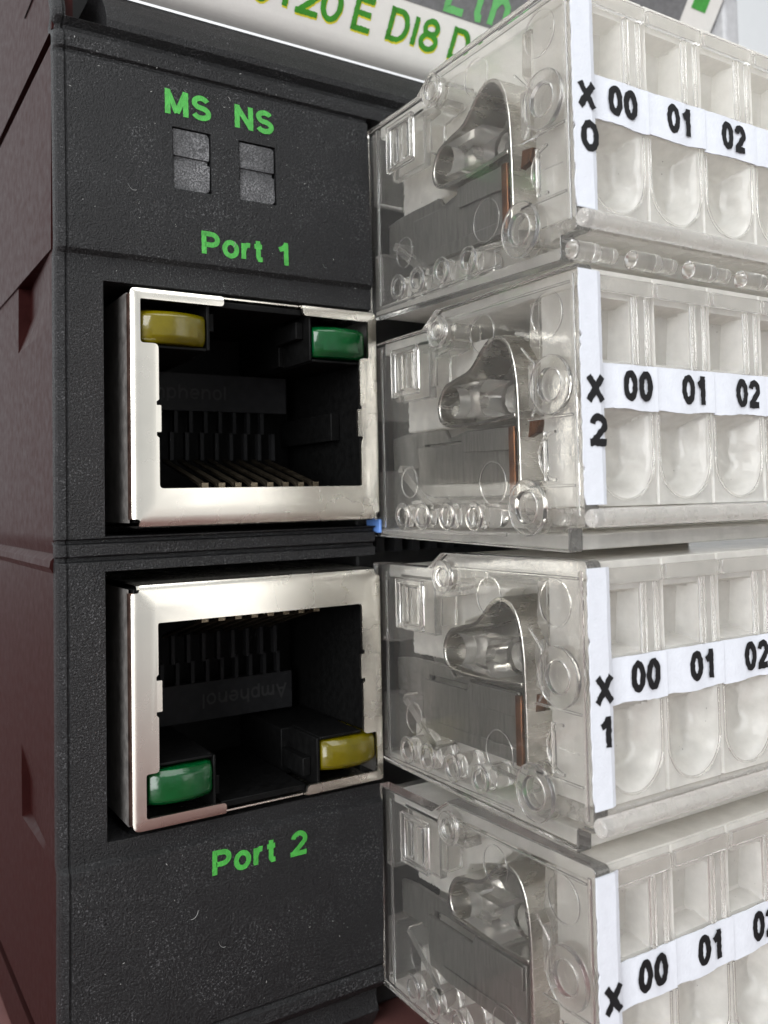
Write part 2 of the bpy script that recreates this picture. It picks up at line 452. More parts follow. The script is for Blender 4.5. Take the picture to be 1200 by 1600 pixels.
# maroon side face: a relief with grooves, a step and two pockets
def side_relief(y, z):
    d = 0.0
    for g0, g1, dep in ((25.95, 26.75, 0.7), (-31.4, -30.6, 0.7)):
        if g0 < z < g1: d = max(d, dep)
    if 1.6 < y <= 11.6 and 10.0 <= z <= 14.25:
        d = max(d, 0.75 * ((y - 1.6) / 10.0) * min(1, (z - 9.9) / 2.2))
    if 1.6 < y <= 11.0 and -19.1 <= z <= -15.0:
        d = max(d, 0.5 * ((y - 1.6) / 9.4) * min(1, (-14.9 - z) / 2.2))
    d += 0.25 * max(0.0, 1 - abs(z + 2.5) / 0.5) - 0.3 * max(0.0, 1 - abs(z + 3.15) / 0.45)
    if z > 14.25: d -= 0.10
    d += 0.0022 * max(0.0, abs(z + 2.8) - 3) ** 1.5 * 0.5
    return d
def side_wall_relief():
    mb = MB()
    ys = sorted(set([0.9, 1.2, 1.62] + [2 + 0.5 * i for i in range(19)] + [11.0, 11.02, 11.3, 11.6, 11.62] + [12 + i for i in range(24)]))
    zs = sorted(set([-34.45 + 0.35 * i for i in range(228)] + [25.94, 25.96, 26.74, 26.76, -31.41, -31.39, -30.61, -30.59, 14.24, 14.26, -15.0, -19.1, 10.0]))
    nz = len(zs)
    for y in ys:
        for z in zs: mb.v.append((10.42 + side_relief(y, z), y, z))
    for i in range(len(ys) - 1):
        for j in range(nz - 1): mb.f.append((i * nz + j, (i + 1) * nz + j, (i + 1) * nz + j + 1, i * nz + j + 1))
    n = len(ys)
    base = len(mb.v)
    ring = [(0, j) for j in range(nz)] + [(i, nz - 1) for i in range(1, n)] + [(n - 1, j) for j in range(nz - 2, -1, -1)] + [(i, 0) for i in range(n - 2, 0, -1)]
    for i, j in ring: mb.v.append((11.6, ys[i], zs[j]))
    k = len(ring)
    for q in range(k):
        a, b = ring[q], ring[(q + 1) % k]
        mb.f.append((a[0] * nz + a[1], b[0] * nz + b[1], base + (q + 1) % k, base + q))
    mb.f.append(tuple(range(base, base + k)))
    return mb
side_wall_relief().build('side_cover', M['side'], mod, ang=25)

# green print on the panel
def on_panel(x, z, h): return (x, interp(PROF, z) - 0.012 - h, z)
for txt, x, z, cap, sw, gap, xsx in (('MS', 16.48, 22.9, 1.54, 0.325, 0.11, 0.97), ('NS', 20.76, 22.95, 1.5, 0.325, 0.11, 0.97),
                                ('Port 1', 18.5, 14.72, 1.46, 0.30, 0.10, 0.98), ('Port 2', 18.7, -21.6, 1.5, 0.30, 0.10, 0.98)):
    mb = MB(); lettering(mb, txt, on_panel, x, z, cap, sw, gap, xsx, jag=0.012)
    mb.build('printed_text', M['green'], panel, smooth=False)

# indicator light pipes: two rough pads in each window
for x0, x1 in ((16.9, 19.22), (21.0, 23.4)):
    for z0, z1 in ((18.54, 20.2), (20.55, 22.12)):
        mb = MB(); n = 9
        poly = fillet([(x0 + .05, z0), (x1 - .1, z0), (x1 - .1, z1), (x0 + .05, z1)], [0.06, 0.3 if z0 < 19 else 0.05, 0.3 if z0 > 19 else .05, 0.06])
        poly = [(x + random.uniform(-.02, .02), z + random.uniform(-.02, .02)) for x, z in poly]
        mb.prism(poly, 'y', -0.1 if z0 < 19 else -0.04, 3.0)
        mb.build('indicator_lens', M['lens'], panel, bevel=0.05)
    mb = MB(); mb.box(x0 + .06, x1 - .16, 0.06, 3.0, 20.22, 20.53)
    mb.build('indicator_bridge', M['lens'], panel, bevel=0.04)

# dust and lint lying on the grain
mb = MB(); rd = random.Random(5)
for k in range(300):
    x = rd.uniform(11.2, 30); z = rd.choice((rd.uniform(13, 26), rd.uniform(-30, 26), rd.uniform(-30, -19.5), rd.uniform(24, 27)))
    if not solid_cell(x - .02, x + .02, z - .02, z + .02): continue
    y = interp(PROF, z) - 0.02; r = rd.choice((.01, .012, .018, .028)); a = rd.uniform(0, 3)
    c, s_ = math.cos(a), math.sin(a); e = rd.choice((1, 1.4, 3))
    mb.add([(x + r * e * c, y, z + r * e * s_), (x - r * s_, y - .01, z + r * c), (x - r * e * c, y, z - r * e * s_), (x + r * s_, y - .01, z - r * c), (x, y + .02, z)],
           [(0, 1, 2, 3), (0, 1, 4), (1, 2, 4), (2, 3, 4), (3, 0, 4)])
for k in range(7):
    x = rd.uniform(11.5, 29); z = rd.choice((rd.uniform(13.2, 26), rd.uniform(-29, -20), rd.uniform(-3, 13)))
    if not solid_cell(x - .5, x + .5, z - .5, z + .5): continue
    a = rd.uniform(0, 6.3); rr = rd.uniform(.15, .4)
    path = [(x + rr * math.cos(a + i * .28), z + rr * 1.3 * math.sin(a + i * .28)) for i in range(7)]
    L, Rr = offset(path, 0.009)
    y = interp(PROF, z) - 0.05
    mb.add([(p.x, y, p.y) for p in L] + [(p.x, y - .012, p.y) for p in Rr], [(i, i + 1, 8 + i, 7 + i) for i in range(6)])
du = mb.build('dust', M['dust'], panel, smooth=False); du['kind'] = 'stuff'

# ---- shielded jack: built round its own centre (u right, w up, y depth), 15.8 x 13.5 mm
def shield_front(x, z):
    dx = 7.9 - abs(x); dz = 6.72 - abs(z)
    d = max(0.0, min(dx, dz))
    return -1.12 + 0.16 * (1 - min(1, d / 1.45)) ** 1.4 + (0.10 * (1 - min(1, d / 0.3)) ** 2)

def make_jack():
    out = [(-7.9, 6.72), (-7.9, -6.3), (-7.48, -6.3), (-7.48, -6.72), (7.48, -6.72), (7.48, -6.3), (7.9, -6.3), (7.9, 6.72), (2.62, 6.72), (2.62, 6.06), (7.2, 6.06), (7.2, 3.62), (6.5, 3.62)]
    rad = [.3, .12, .2, .12, .12, .2, .12, .5, .05, .25, .15, .18, .22]
    out += [(6.5, .62), (6.62, .48), (6.62, .3), (6.3, .3), (6.3, -1.42), (6.62, -1.42), (6.62, -1.62), (6.5, -1.76), (6.5, -4.6), (-6.42, -4.6)]
    rad += [0, .06, .06, .06, .06, .06, .06, 0, .12, .25]
    out += [(-6.42, -1.76), (-6.56, -1.62), (-6.56, -1.42), (-6.3, -1.42), (-6.3, .1), (-6.56, .1), (-6.56, .3), (-6.42, .42), (-6.42, 3.6), (-7.4, 3.6), (-7.4, 6.1), (-2.5, 6.1), (-2.5, 6.72)]
    rad += [0, .06, .06, .06, .06, .06, .06, 0, .3, .2, .1, .25, .1]
    # round corner reliefs at the bottom left and top left corners of the fold
    poly = fillet(out, rad)
    bm = bmesh.new()
    vs = [bm.verts.new((u, 0, w)) for u, w in poly]
    bm.faces.new(vs)
    for d in (0.12, 0.3, 0.6, 0.95, 1.3):
        for nrm, co in (((1, 0, 0), (-7.9 + d, 0, 0)), ((1, 0, 0), (7.9 - d, 0, 0)), ((0, 0, 1), (0, 0, -6.72 + d)), ((0, 0, 1), (0, 0, 6.72 - d))):
            bmesh.ops.bisect_plane(bm, geom=bm.verts[:] + bm.edges[:] + bm.faces[:], plane_co=co, plane_no=nrm, dist=1e-4)
    for sx in (1, -1):
        for sz in (1, -1):
            c = (sx * 7.9, 0, sz * 6.72)
            bmesh.ops.bisect_plane(bm, geom=bm.verts[:] + bm.edges[:] + bm.faces[:], plane_co=c, plane_no=(sz, 0, -sx), dist=1e-4)
    for v in bm.verts: v.co.y = shield_front(v.co.x, v.co.z)
    ext = bmesh.ops.extrude_face_region(bm, geom=bm.faces[:])
    for v in ext['geom']:
        if isinstance(v, bmesh.types.BMVert): v.co.y += 0.22
    for v in bm.verts: v.co *= S
    bmesh.ops.recalc_face_normals(bm, faces=bm.faces)
    for f in bm.faces: f.smooth = True
    for e in bm.edges:
        if len(e.link_faces) != 2 or e.calc_face_angle(0) > math.radians(45): e.smooth = False
    me = bpy.data.meshes.new('rj_jack'); bm.to_mesh(me); bm.free()
    me.materials.append(M['nickel']); me.materials.append(M['cutedge'])
    jack = bpy.data.objects.new('network_jack', me); COL.objects.link(jack)
    jack.parent = mod
    # folded side walls of the can: four sheets that round over into the front
    mb = MB()
    mbw = MB()
    for u0, sg in ((-7.92, 1), (7.92, -1)):
        path = [(u0 + sg * 0.28, -0.86), (u0 + sg * 0.1, -0.78), (u0 + sg * 0.02, -0.6), (u0, -0.3), (u0, 9)]
        mb.ribbon(path[:4], 0.09, 'z', -6.3, 6.4); mbw.ribbon([(u0, -0.27), (u0, 9)], 0.09, 'z', -6.5, 6.5)
    mb.build('shield_fold', M['cutedge'], jack)
    mbw.build('shield_wall', M['sidewall'], jack)
    mb = MB()
    for w0, sg, a, b in ((6.76, -1, -7.55, 7.6), (-6.76, 1, -7.5, 7.6)):
        path = [(-0.86, w0 + sg * 0.28), (-0.78, w0 + sg * 0.1), (-0.6, w0 + sg * 0.02), (-0.3, w0), (9, w0)]
        if w0 > 0:
            mb.ribbon(path, 0.09, 'x', a, -2.55); mb.ribbon(path[3:], 0.09, 'x', -2.5, 2.6); mb.ribbon(path, 0.09, 'x', 2.65, b)
        else: mb.ribbon(path, 0.09, 'x', a, b)
    mb.build('shield_wall', M['nickel'], jack)
    # black insert: walls round the cavity
    ins = MB()
    ins.box(-7.7, -6.75, -0.55, 11, -6.5, 3.55); ins.box(6.72, 7.7, -0.55, 11, -6.5, 3.4)      # side walls
    ins.box(-6.74, 6.71, -0.45, 11, -6.5, -4.72)                                              # floor
    ins.box(-6.74, 6.71, 10.5, 11, -4.7, 6.4)                                                 # back
    ins.box(-7.7, -2.75, 3.4, 10.4, 3.57, 6.5); ins.box(2.9, 7.7, 3.4, 10.4, 3.42, 6.5)        # blocks behind the lights
    ins.box(-2.6, 2.75, -0.5, 10.4, 6.12, 6.5)                                                # roof of the latch slot
    # thin frames round the lights
    ins.box(-3.48, -3.28, -0.75, 3.35, 3.45, 6.4); ins.box(-6.4, -3.5, -0.75, 3.35, 3.4, 3.58)
    ins.box(3.14, 3.3, -0.75, 3.35, 3.3, 6.4); ins.box(3.32, 6.6, -0.75, 3.35, 3.24, 3.4)
    ins.box(-3.26, -2.72, 0.1, 3.3, 4.75, 5.85); ins.box(2.62, 3.12, 0.1, 3.3, 4.75, 5.85)
    ins.box(6.05, 6.7, 2.2, 10.4, -1.5, .35)                                                  # inner rib on the right wall
    ins.build('insert', M['jackplastic'], jack, bevel=0.05)
    # comb that keeps the contacts apart
    cb = MB()
    for k in range(9):
        cb.box(-4.1 + k * 1.02 - .12, -4.1 + k * 1.02 + .12, 7.2, 7.7, -2.6, -0.75)
    for k in range(9):
        cb.box(-4.6 + k * 1.02 - .12, -4.6 + k * 1.02 + .12, 7.9, 8.4, -0.72, 0.75)
    cb.box(-5.6, 5.4, 7.9, 8.6, 0.78, 3.3)
    cb.build('contact_comb', M['comb'], jack)
    tx = MB(); lettering(tx, 'Amphenol', lambda u, v, h: (u, 7.89 - h, v), -5.2, 1.55, 1.0, .14, .14)
    tx.build('embossed_text', M['emboss'], jack, smooth=False)
    for k in range(8):
        x = (k - 3.5) * 1.02
        mb = MB()
        mb.ribbon([(-0.2, -4.68), (0.25, -4.35), (0.7, -4.2), (6.9, -2.75), (7.15, -2.6)], 0.16, 'x', x - .2, x + .2)
        mb.build('contact_pin', M['tin'], jack)
        mb = MB(); mb.box(x - .2, x + .2, -0.42, -0.22, -4.7, -4.3)
        ob = mb.build('contact_tip', M['tin'], jack)
    # light pipes with a convex front
    for name, mat, a, b in (('light_pipe', M['ledyellow'], -7.36, -3.56), ('light_pipe', M['ledgreen'], 3.36, 7.05)):
        mb = MB(); w0, w1 = (3.66, 5.52) if a < 0 else (3.56, 5.5)
        c = (a + b) / 2; hw = (b - a) / 2
        n = 12
        P = [(c - hw + 2 * hw * i / n, -0.78 - 0.62 * (1 - (abs(-1 + 2 * i / n)) ** 2.2)) for i in range(n + 1)]
        poly = P + [(b, 3.3), (a, 3.3)]
        Q = [(x, y + 0.35 if i <= n else y) for i, (x, y) in enumerate(poly)]
        k = len(poly); rows = [(Q, w0), (poly, w0 + .38), (poly, w1 - .3), (Q, w1)]
        vs = [(x, y, w) for pl, w in rows for x, y in pl]
        fs = [tuple(range(k)), tuple(range(4 * k - 1, 3 * k - 1, -1))]
        for r in range(3): fs += [(r * k + i, r * k + (i + 1) % k, (r + 1) * k + (i + 1) % k, (r + 1) * k + i) for i in range(k)]
        mb.add(vs, fs)
        mb.build(name, mat, jack, bevel=0.1, ang=50)
    return jack
jack = make_jack()
jack.location = Vector((22.08, 0, 5.5)) * S
jack2 = jack.copy(); COL.objects.link(jack2); jack2.parent = mod
for ch in list(jack.children):
    c = ch.copy(); COL.objects.link(c); c.parent = jack2
jack2.location = Vector((21.98, 0, -11.2)) * S
jack2.rotation_euler = (0, math.pi, 0)
jack['label'] = 'upper network jack, contacts at its bottom, yellow light left and green light right'
jack2['label'] = 'lower network jack turned upside down, green light at lower left'

# ---- socket zone behind the plugs
mb = MB()
mb.box(30.35, 64.0, 3.0, 12.4, -34.3, 27.0)
mb.build('socket_block', M['hole'], mod, bevel=0.2)
for k in range(22):
    mb = MB(); x = 31.4 + k * 1.45
    mb.box(x - .3, x + .3, 1.6, 2.95, -3.6, -1.3); mb.cyl('y', (x, -2.4), .2, 0.9, 1.6, 10)
    mb.build('socket_pin', M['comb'], mod)
mb = MB(); mb.box(30.28, 30.5, -0.3, 1.5, -2.2, -1.3)
mb.build('blue_glint', M['blue'], mod, bevel=0.08)  # small blue box standing in for a blue reflection

# ---- printed label card leaning out above the panel
TL = math.radians(34); P0 = Vector((0, 2.6, 30.72))
dS = Vector((0, -math.sin(TL), math.cos(TL))); dN = Vector((0, -math.cos(TL), -math.sin(TL)))   # along the card, out of its face
def on_card(x, s, h=0.0):
    p = P0 + dS * s + dN * h
    return (x, p.y, p.z)
def card_prism(mb, prof, x0, x1):
    k = len(prof)
    return mb.add([on_card(x0, s, h) for s, h in prof] + [on_card(x1, s, h) for s, h in prof],
                  [tuple(range(k)), tuple(range(2 * k - 1, k - 1, -1))] + [(i, k + i, k + (i + 1) % k, (i + 1) % k) for i in range(k)])
def card_slab(mb, poly, h0, h1):
    k = len(poly)
    return mb.add([on_card(x, s, h0) for x, s in poly] + [on_card(x, s, h1) for x, s in poly],
                  [tuple(range(k)), tuple(range(2 * k - 1, k - 1, -1))] + [(i, k + i, k + (i + 1) % k, (i + 1) % k) for i in range(k)])
mb = MB()
card_prism(mb, [(-0.05, -0.9), (-0.05, -0.62), (0.18, -0.45), (0.5, -0.22), (0.95, -0.06), (1.5, 0.0), (17, 0.0), (17, -2.0), (0.3, -2.0)], 13.6, 62.0)
card = mb.build('label_card', M['card'], mod)
mb = MB()
card_slab(mb, fillet([(14.5, 4.72), (58.2, 4.72), (58.2, 16.5), (14.5, 16.5)], [0, .6, .6, 0]), 0.01, 0.03)
head = mb.build('grey_header', M['greycard'], card)
mb = MB(); rr = random.Random(2)
fnY = lambda u, v, h: on_card(u + .06, v - .13, h + .012)
fnG = lambda u, v, h: on_card(u, v, h + .045)
ROW = (('C', 22.2), ('T', 24.0), ('2', 25.66), ('0', 27.3), ('E', 29.75), ('D', 32.5), ('I', 34.5), ('8', 35.12), ('D', 37.75), ('O', 39.5), ('8', 41.3))
GL['O'] = GL['0']
for fn, mat in ((fnY, 'yellow'), (fnG, 'darkgreen')):
    mb = MB()
    for ch, x in ROW: lettering(mb, ch, fn, x, 1.95, 2.2, 0.36, .1, 1.0 if ch != 'D' else 0.95, jag=0.03)
    mb.build('printed_text', M[mat], card, smooth=False)
mb = MB(); lettering(mb, 'EtherNet', lambda u, v, h: on_card(u, v, h + .05), 36.4, 4.85, 2.9, 0.5, .14, 0.85, jag=0.02)
mb.build('printed_text', M['palegreen'], card, smooth=False)
mb = MB(); card_slab(mb, [(58.9, 11.0), (60.6, 11.0), (60.6, 14), (58.9, 14)], 0.01, 0.03)
mb.build('printed_mark', M['green'], card, smooth=False)
mb = MB(); mb.box(62.3, 64.2, -4.2, 14, 26, 52)
mb.build('end_rib', M['greyrib'], mod, bevel=0.3)
mb = MB(); card_prism(mb, [(0.2, -6.0), (0.3, -2.1), (17, -2.1), (17, -8)], 13.4, 61.8)
mb.build('card_holder', M['panel'], mod, bevel=0.2)

# ------------------------------------------------------------------ clear terminal plugs
W = 30.0; CP = 4.45; NC = 6
SIDE = [(1.2, -0.1), (-18.45, -0.52), (-18.5, 0.7), (-19.7, 0.75), (-19.7, 13.8), (-6.97, 13.75), (-5.4, 12.8), (1.2, 12.8)]

def smooth01(x): x = max(0.0, min(1.0, x)); return x * x * (3 - 2 * x)

def front_depth(x, z):
    """depth of the moulded front face of the wire chamber block"""
    d = 0.0
    i = max(0, min(NC - 1, int((x - 1.0) // CP))); u = x - 1.0 - i * CP
    # test windows
    e = min(u - 0.12, 2.72 - u, z - 9.15, 12.2 - z)
    if e > 0: d = max(d, 1.2 * min(1, e / 0.18) + 0.25 * (12.2 - z) / 3)
    # wire funnels with a rounded bottom
    uc = 2.12; r = 2.0
    if z < 4.1: e = r - math.hypot(u - uc, (z - 4.1) * 0.95)
    else: e = min(r - abs(u - uc), 6.75 - z)
    if e > 0:
        d = max(d, 1.5 * smooth01(e / 0.95) + (0.06 * math.sin(z * 4.3 + u * 0.8 + 1.9 * i + 0.9 * math.sin(u * 1.7 + i)) + 0.035 * math.sin(u * 5 + z * 2.3 + i * 2.7)) * smooth01(e / .5))
    # divider ribs stand proud, seams between columns
    s = abs(u - 4.38)
    if s < 0.07: d = max(d, 0.22)
    return d

def chamber_block():
    mb = MB()
    xs = [1.08 + 0.14 * i for i in range(int((W - 1.1) / 0.14) + 1)]
    zs = [1.75 + 0.14 * i for i in range(86)]
    nz = len(zs); n = len(xs)
    for x in xs:
        for z in zs: mb.v.append((x, -19.4 + front_depth(x, z), z))
    for i in range(n - 1):
        for j in range(nz - 1): mb.f.append((i * nz + j, (i + 1) * nz + j, (i + 1) * nz + j + 1, i * nz + j + 1))
    base = len(mb.v)
    ring = [(0, j) for j in range(nz)] + [(i, nz - 1) for i in range(1, n)] + [(n - 1, j) for j in range(nz - 2, -1, -1)] + [(i, 0) for i in range(n - 2, 0, -1)]
    for i, j in ring: mb.v.append((xs[i], -16.1, zs[j]))
    k = len(ring)
    for q in range(k):
        a, b = ring[q], ring[(q + 1) % k]
        mb.f.append((a[0] * nz + a[1], b[0] * nz + b[1], base + (q + 1) % k, base + q))
    mb.f.append(tuple(range(base, base + k)))
    return mb

LOOP = smoothpath([(-14.72, 2.4), (-14.68, 5.5), (-14.6, 8.3), (-14.25, 10.1), (-13.6, 11.05), (-12.7, 11.3), (-11.85, 10.95), (-10.4, 9.75), (-8.9, 9.35), (-7.75, 9.0), (-7.1, 8.1), (-7.2, 7.2),
                   (-7.9, 6.75), (-9.5, 6.6), (-11.5, 6.62), (-14.45, 6.8)], 5)
LOOP = [(y + 0.9, z) for y, z in LOOP]
def back(pts, d=1.0): return [(y + d, z) for y, z in pts]

def make_plug():
    t = thing('terminal_plug', '', 'terminal plug')
    mb = MB(); mb.prism(fillet(SIDE, [.1, .15, .1, .2, .3, .2, .2, .1]), 'x', 0.0, 0.95)
    side = mb.build('side_wall', M['side_clear'], t, bevel=0.1)
    # top, bottom, rear walls of the clear shell
    mb = MB()
    mb.prism([(-19.3, 12.75), (-19.3, 13.7), (-7.0, 13.65), (-5.5, 12.7), (-0.2, 12.7), (-0.2, 11.9), (-6.0, 11.9), (-7.4, 12.75)], 'x', 0.98, W)
    mb.build('top_wall', M['milky'], t, bevel=0.08)
    mb = MB(); mb.prism([(0.9, -0.03), (-18.35, -0.44), (-18.35, 0.36), (0.9, 0.4)], 'x', 0.98, W)
    mb.prism([(-2.2, 0.42), (-16.0, 0.42), (-16.0, 1.7), (-15.4, 1.7), (-15.4, 0.62), (-2.2, 0.62)], 'x', 4.0, W)
    mb.build('bottom_wall', M['milky'], t, bevel=0.08)
    mb = MB(); mb.box(0.98, W, -0.15, 0.9, 0.45, 4.2); mb.box(0.98, W, -0.15, 0.9, 7.6, 12.6)
    mb.build('rear_wall', M['clear'], t, bevel=0.08)
    chamber_block().build('chamber_block', M['milky'], t, ang=40)
    # blocks moulded inside the side wall
    mb = MB()
    mb.prism([(-5.5, 8.6), (-5.5, 12.2), (-1.6, 12.2), (-1.6, 8.6)], 'x', 0.98, 1.5)
    mb.prism([(-15.15, 10.3), (-15.3, 12.6), (-16.0, 12.6), (-16.0, 9.2)], 'x', 0.98, 3.6)
    mb.prism([(-15.9, 6.5), (-14.95, 7.0), (-14.95, 9.4), (-15.9, 9.6)], 'x', 0.98, 2.2)
    mb.ribbon([(-5.9, 9.2), (-6.0, 11.2), (-8.2, 11.5)], 0.5, 'x', 0.98, 2.2)
    mb.ribbon([(-1.6, 4.3), (-5.3, 1.75)], 0.55, 'x', 0.98, 2.6)
    mb.ribbon([(-10.9, 1.9), (-13.0, 1.75), (-14.2, 1.3)], 0.3, 'x', 0.98, 1.8)
    mb.build('inner_rib', M['clear'], t, bevel=0.06)
    # latch window
    mb = MB()
    L = [(-5.0, 9.0), (-5.0, 11.8), (-2.2, 11.8), (-2.2, 9.0)]
    mb.ribbon(L, 0.3, 'x', -0.28, -0.01, True)
    mb.box(-0.2, -0.01, -3.3, -2.7, 9.3, 11.5); mb.box(-0.24, -0.01, -4.6, -3.9, 9.3, 11.5)
    mb.build('latch_window', M['clearpeg'], t, bevel=0.06)
    # round bosses, pegs and ejector marks
    for (y, z), r, ri in (((-7.4, 12.35), 0.98, .52), ((-17.6, 7.95), 1.55, .85), ((-15.5, 1.75), 1.5, .85)):
        mb = MB(); mb.ring('x', (y, z), ri, r, -0.3, -0.01); mb.cyl('x', (y, z), ri * 0.94, -0.16, -0.012)
        mb.ring('x', (y, z), ri * 1.05, r * 0.97, 0.97, 3.0)
        mb.build('boss', M['clearpeg'], t, bevel=0.07)
    for y in (-2.9, -5.15, -7.85, -10.6):
        mb = MB(); mb.cyl('x', (y, 1.25), 0.78, 0.98, 2.4, 26, 0.9); mb.ring('x', (y, 1.25), 0.5, 0.84, -0.16, -0.01)
        mb.build('peg', M['clearpeg'], t, bevel=0.07)
    mb = MB()
    mb.prism([(y, z) for y, z in arc(-7.7, 8.05, .95, .95, -90, -270, 12)] + arc(-11.6, 7.95, 1.05, 1.05, 90, -90, 12), 'x', 1.0, 2.6)
    mb.cyl('x', (-7.75, 8.05), 0.7, 2.62, 3.6); mb.cyl('x', (-11.7, 7.95), 0.85, 2.62, 3.6)
    mb.build('spring_post', M['post'], t, bevel=0.1)
    mb = MB()
    for y, z, r in ((-11.75, 11.5, 1.1), (-12.4, 3.1, 1.2), (-3.7, 3.35, 0.95), (-17.3, 11.6, 1.2)):
        mb.ring('x', (y, z), r - 0.05, r + 0.03, -0.05, -0.005)
    mb.ring('x', (-17.75, 4.35), 1.15, 1.3, -0.14, -0.005, 30, -90, 180); mb.ribbon([(-17.0, 3.1), (-17.0, 5.6)], .2, 'x', -.16, -.005)
    mb.ribbon([(-17.4, 4.4), (-18.8, 4.35)], .05, 'x', -.05, -.005)
    mb.build('ejector_mark', M['clearpeg'], t)
    mb = MB()
    mb.box(-0.14, -0.01, -19.45, -19.2, 1.3, 13.3); mb.box(-0.12, -0.01, -19.15, -15.6, 6.25, 6.4); mb.box(-0.12, -0.01, -19.15, -15.6, 2.75, 2.9)
    mb.box(-0.12, -0.01, -19.15, -8.2, 12.85, 13.0); mb.box(-0.12, -0.01, -0.75, -0.5, 0.5, 12.3); mb.box(-0.12, -0.01, -13.6, -0.8, 0.2, 0.4)
    mb.ribbon([(-15.2, 10.2), (-16.2, 9.2), (-16.3, 7.0), (-15.9, 6.45)], 0.14, 'x', -0.12, -0.01)
    mb.build('outer_rib', M['clearpeg'], t, bevel=0.05)
    # metal works of the first two ways
    for i in range(2):
        ox = i * CP
        mb = MB(); mb.ribbon(LOOP, 0.26, 'x', ox + 1.15, ox + 3.9)
        mb.build('clamp_spring', M['spring'], t, bevel=0.05)
        mb = MB(); mb.box(ox + 2.6, ox + 3.9, -15.9, -0.5, 0.5, 2.2)
        mb.build('floor_filler', M['frost'], t, bevel=0.1)  # added pale block, brightens the area behind the pegs
        mb = MB(); mb.prism(back([(-1.4, 6.75), (-6.75, 6.8), (-6.7, 8.3), (-7.4, 9.4), (-8.8, 9.85), (-10.2, 10.3), (-11.6, 11.45), (-12.1, 11.75), (-1.4, 11.8)]), 'x', ox + 2.55, ox + 3.9)
        mb.build('inner_filler', M['frost'], t, bevel=0.1)  # added pale block, brightens the plug around the spring loop
        mb = MB(); mb.prism(back([(-14.3, 6.95), (-14.4, 9.9), (-13.3, 11.0), (-12.3, 11.1), (-10.4, 9.5), (-7.7, 8.8), (-7.3, 7.5), (-8.0, 6.9)]), 'x', ox + 3.7, ox + 3.85)
        mb.build('spring_back', M['cage'], t)
        mb = MB()
        mb.prism(back([(-13.9, 2.35), (-13.9, 6.25), (-9.3, 6.3), (-8.9, 5.6), (-4.2, 5.6), (-4.2, 2.35)]), 'x', ox + 1.5, ox + 1.75)
        mb.prism(back([(-13.8, 4.9), (-13.8, 6.2), (-9.5, 6.25), (-9.5, 5.0)]), 'x', ox + 1.3, ox + 1.48)
        mb.prism(back([(-13.8, 2.4), (-13.8, 3.2), (-6.0, 3.2), (-6.0, 2.4)]), 'x', ox + 1.38, ox + 1.48)
        mb.build('clamp_cage', M['cage'], t, bevel=0.08)
        mb = MB(); mb.prism(back([(-9.2, 6.2), (-8.4, 6.3), (-6.9, 6.0), (-6.5, 6.6), (-2.2, 6.6), (-0.3, 6.4), (-0.3, 4.3), (-4.1, 4.3), (-4.1, 5.75), (-8.8, 5.75)]), 'x', ox + 2.0, ox + 2.3)
        mb.build('contact_blade', M['cage'], t, bevel=0.06)
        mb = MB(); mb.box(ox + 1.12, ox + 1.45, -13.5, -12.95, 2.4, 6.2)
        mb.prism(back([(-16.2, 5.7), (-16.5, 6.4), (-15.6, 6.5), (-15.45, 5.5)]), 'x', ox + 1.3, ox + 1.7)
        mb.build('bus_bar', M['copper'], t, bevel=0.05)
    for i in range(NC - 1):
        mb = MB(); mb.box(4.3 + i * CP, 5.0 + i * CP, -15.9, -0.3, 1.85, 11.8)
        mb.build('partition', M['frost'], t, bevel=0.05)
    # front details
    mb = MB()
    n = 12
    mb.cyl('x', (-20.17, 1.2), 0.45, -0.12, W, 20); mb.box(0.98, W, -19.72, -16.2, 0.78, 1.68)
    mb.build('front_lip', M['lip'], t, bevel=0.1)
    for i in range(NC):
        mb = MB(); a = 1.0 + i * CP
        mb.box(a + 2.8, a + 3.1, -19.66, -19.41, 8.95, 12.5); mb.box(a + 3.75, a + 3.98, -19.62, -19.41, 8.95, 12.5); mb.box(a + .1, a + 4.3, -19.7, -19.41, 12.55, 13.35)
        mb.build('divider_rib', M['clear'], t, bevel=0.05)
        mb = MB(); uc = a + 2.12
        path = [(uc - 2.0, 6.45)] + arc(uc, 4.1, 2.0, 2.05, 180, 360, 18) + [(uc + 2.0, 6.45)]
        mb.ribbon(path, 0.13, 'y', -19.52, -19.41)
        mb.build('funnel_rim', M['clearpeg'], t, bevel=0.03)
        mb = MB(); x0 = -0.4 + i * CP if i else -0.1
        mb.cyl('x', (-18.95, -0.05), 0.5, x0 + .35, 1.9 + i * CP, 24); mb.cyl('x', (-18.95, -0.05), 0.42, 1.93 + i * CP, 3.2 + i * CP, 24)
        mb.build('hinge_peg', M['clearpeg'], t, bevel=0.08)
        mb = MB(); mb.cyl('z', (2.2 + i * CP, -19.3 + 1.2), 0.16, 9.05, 9.75, 12, 0.3)
        mb.build('window_nib', M['clearpeg'], t)
    return t

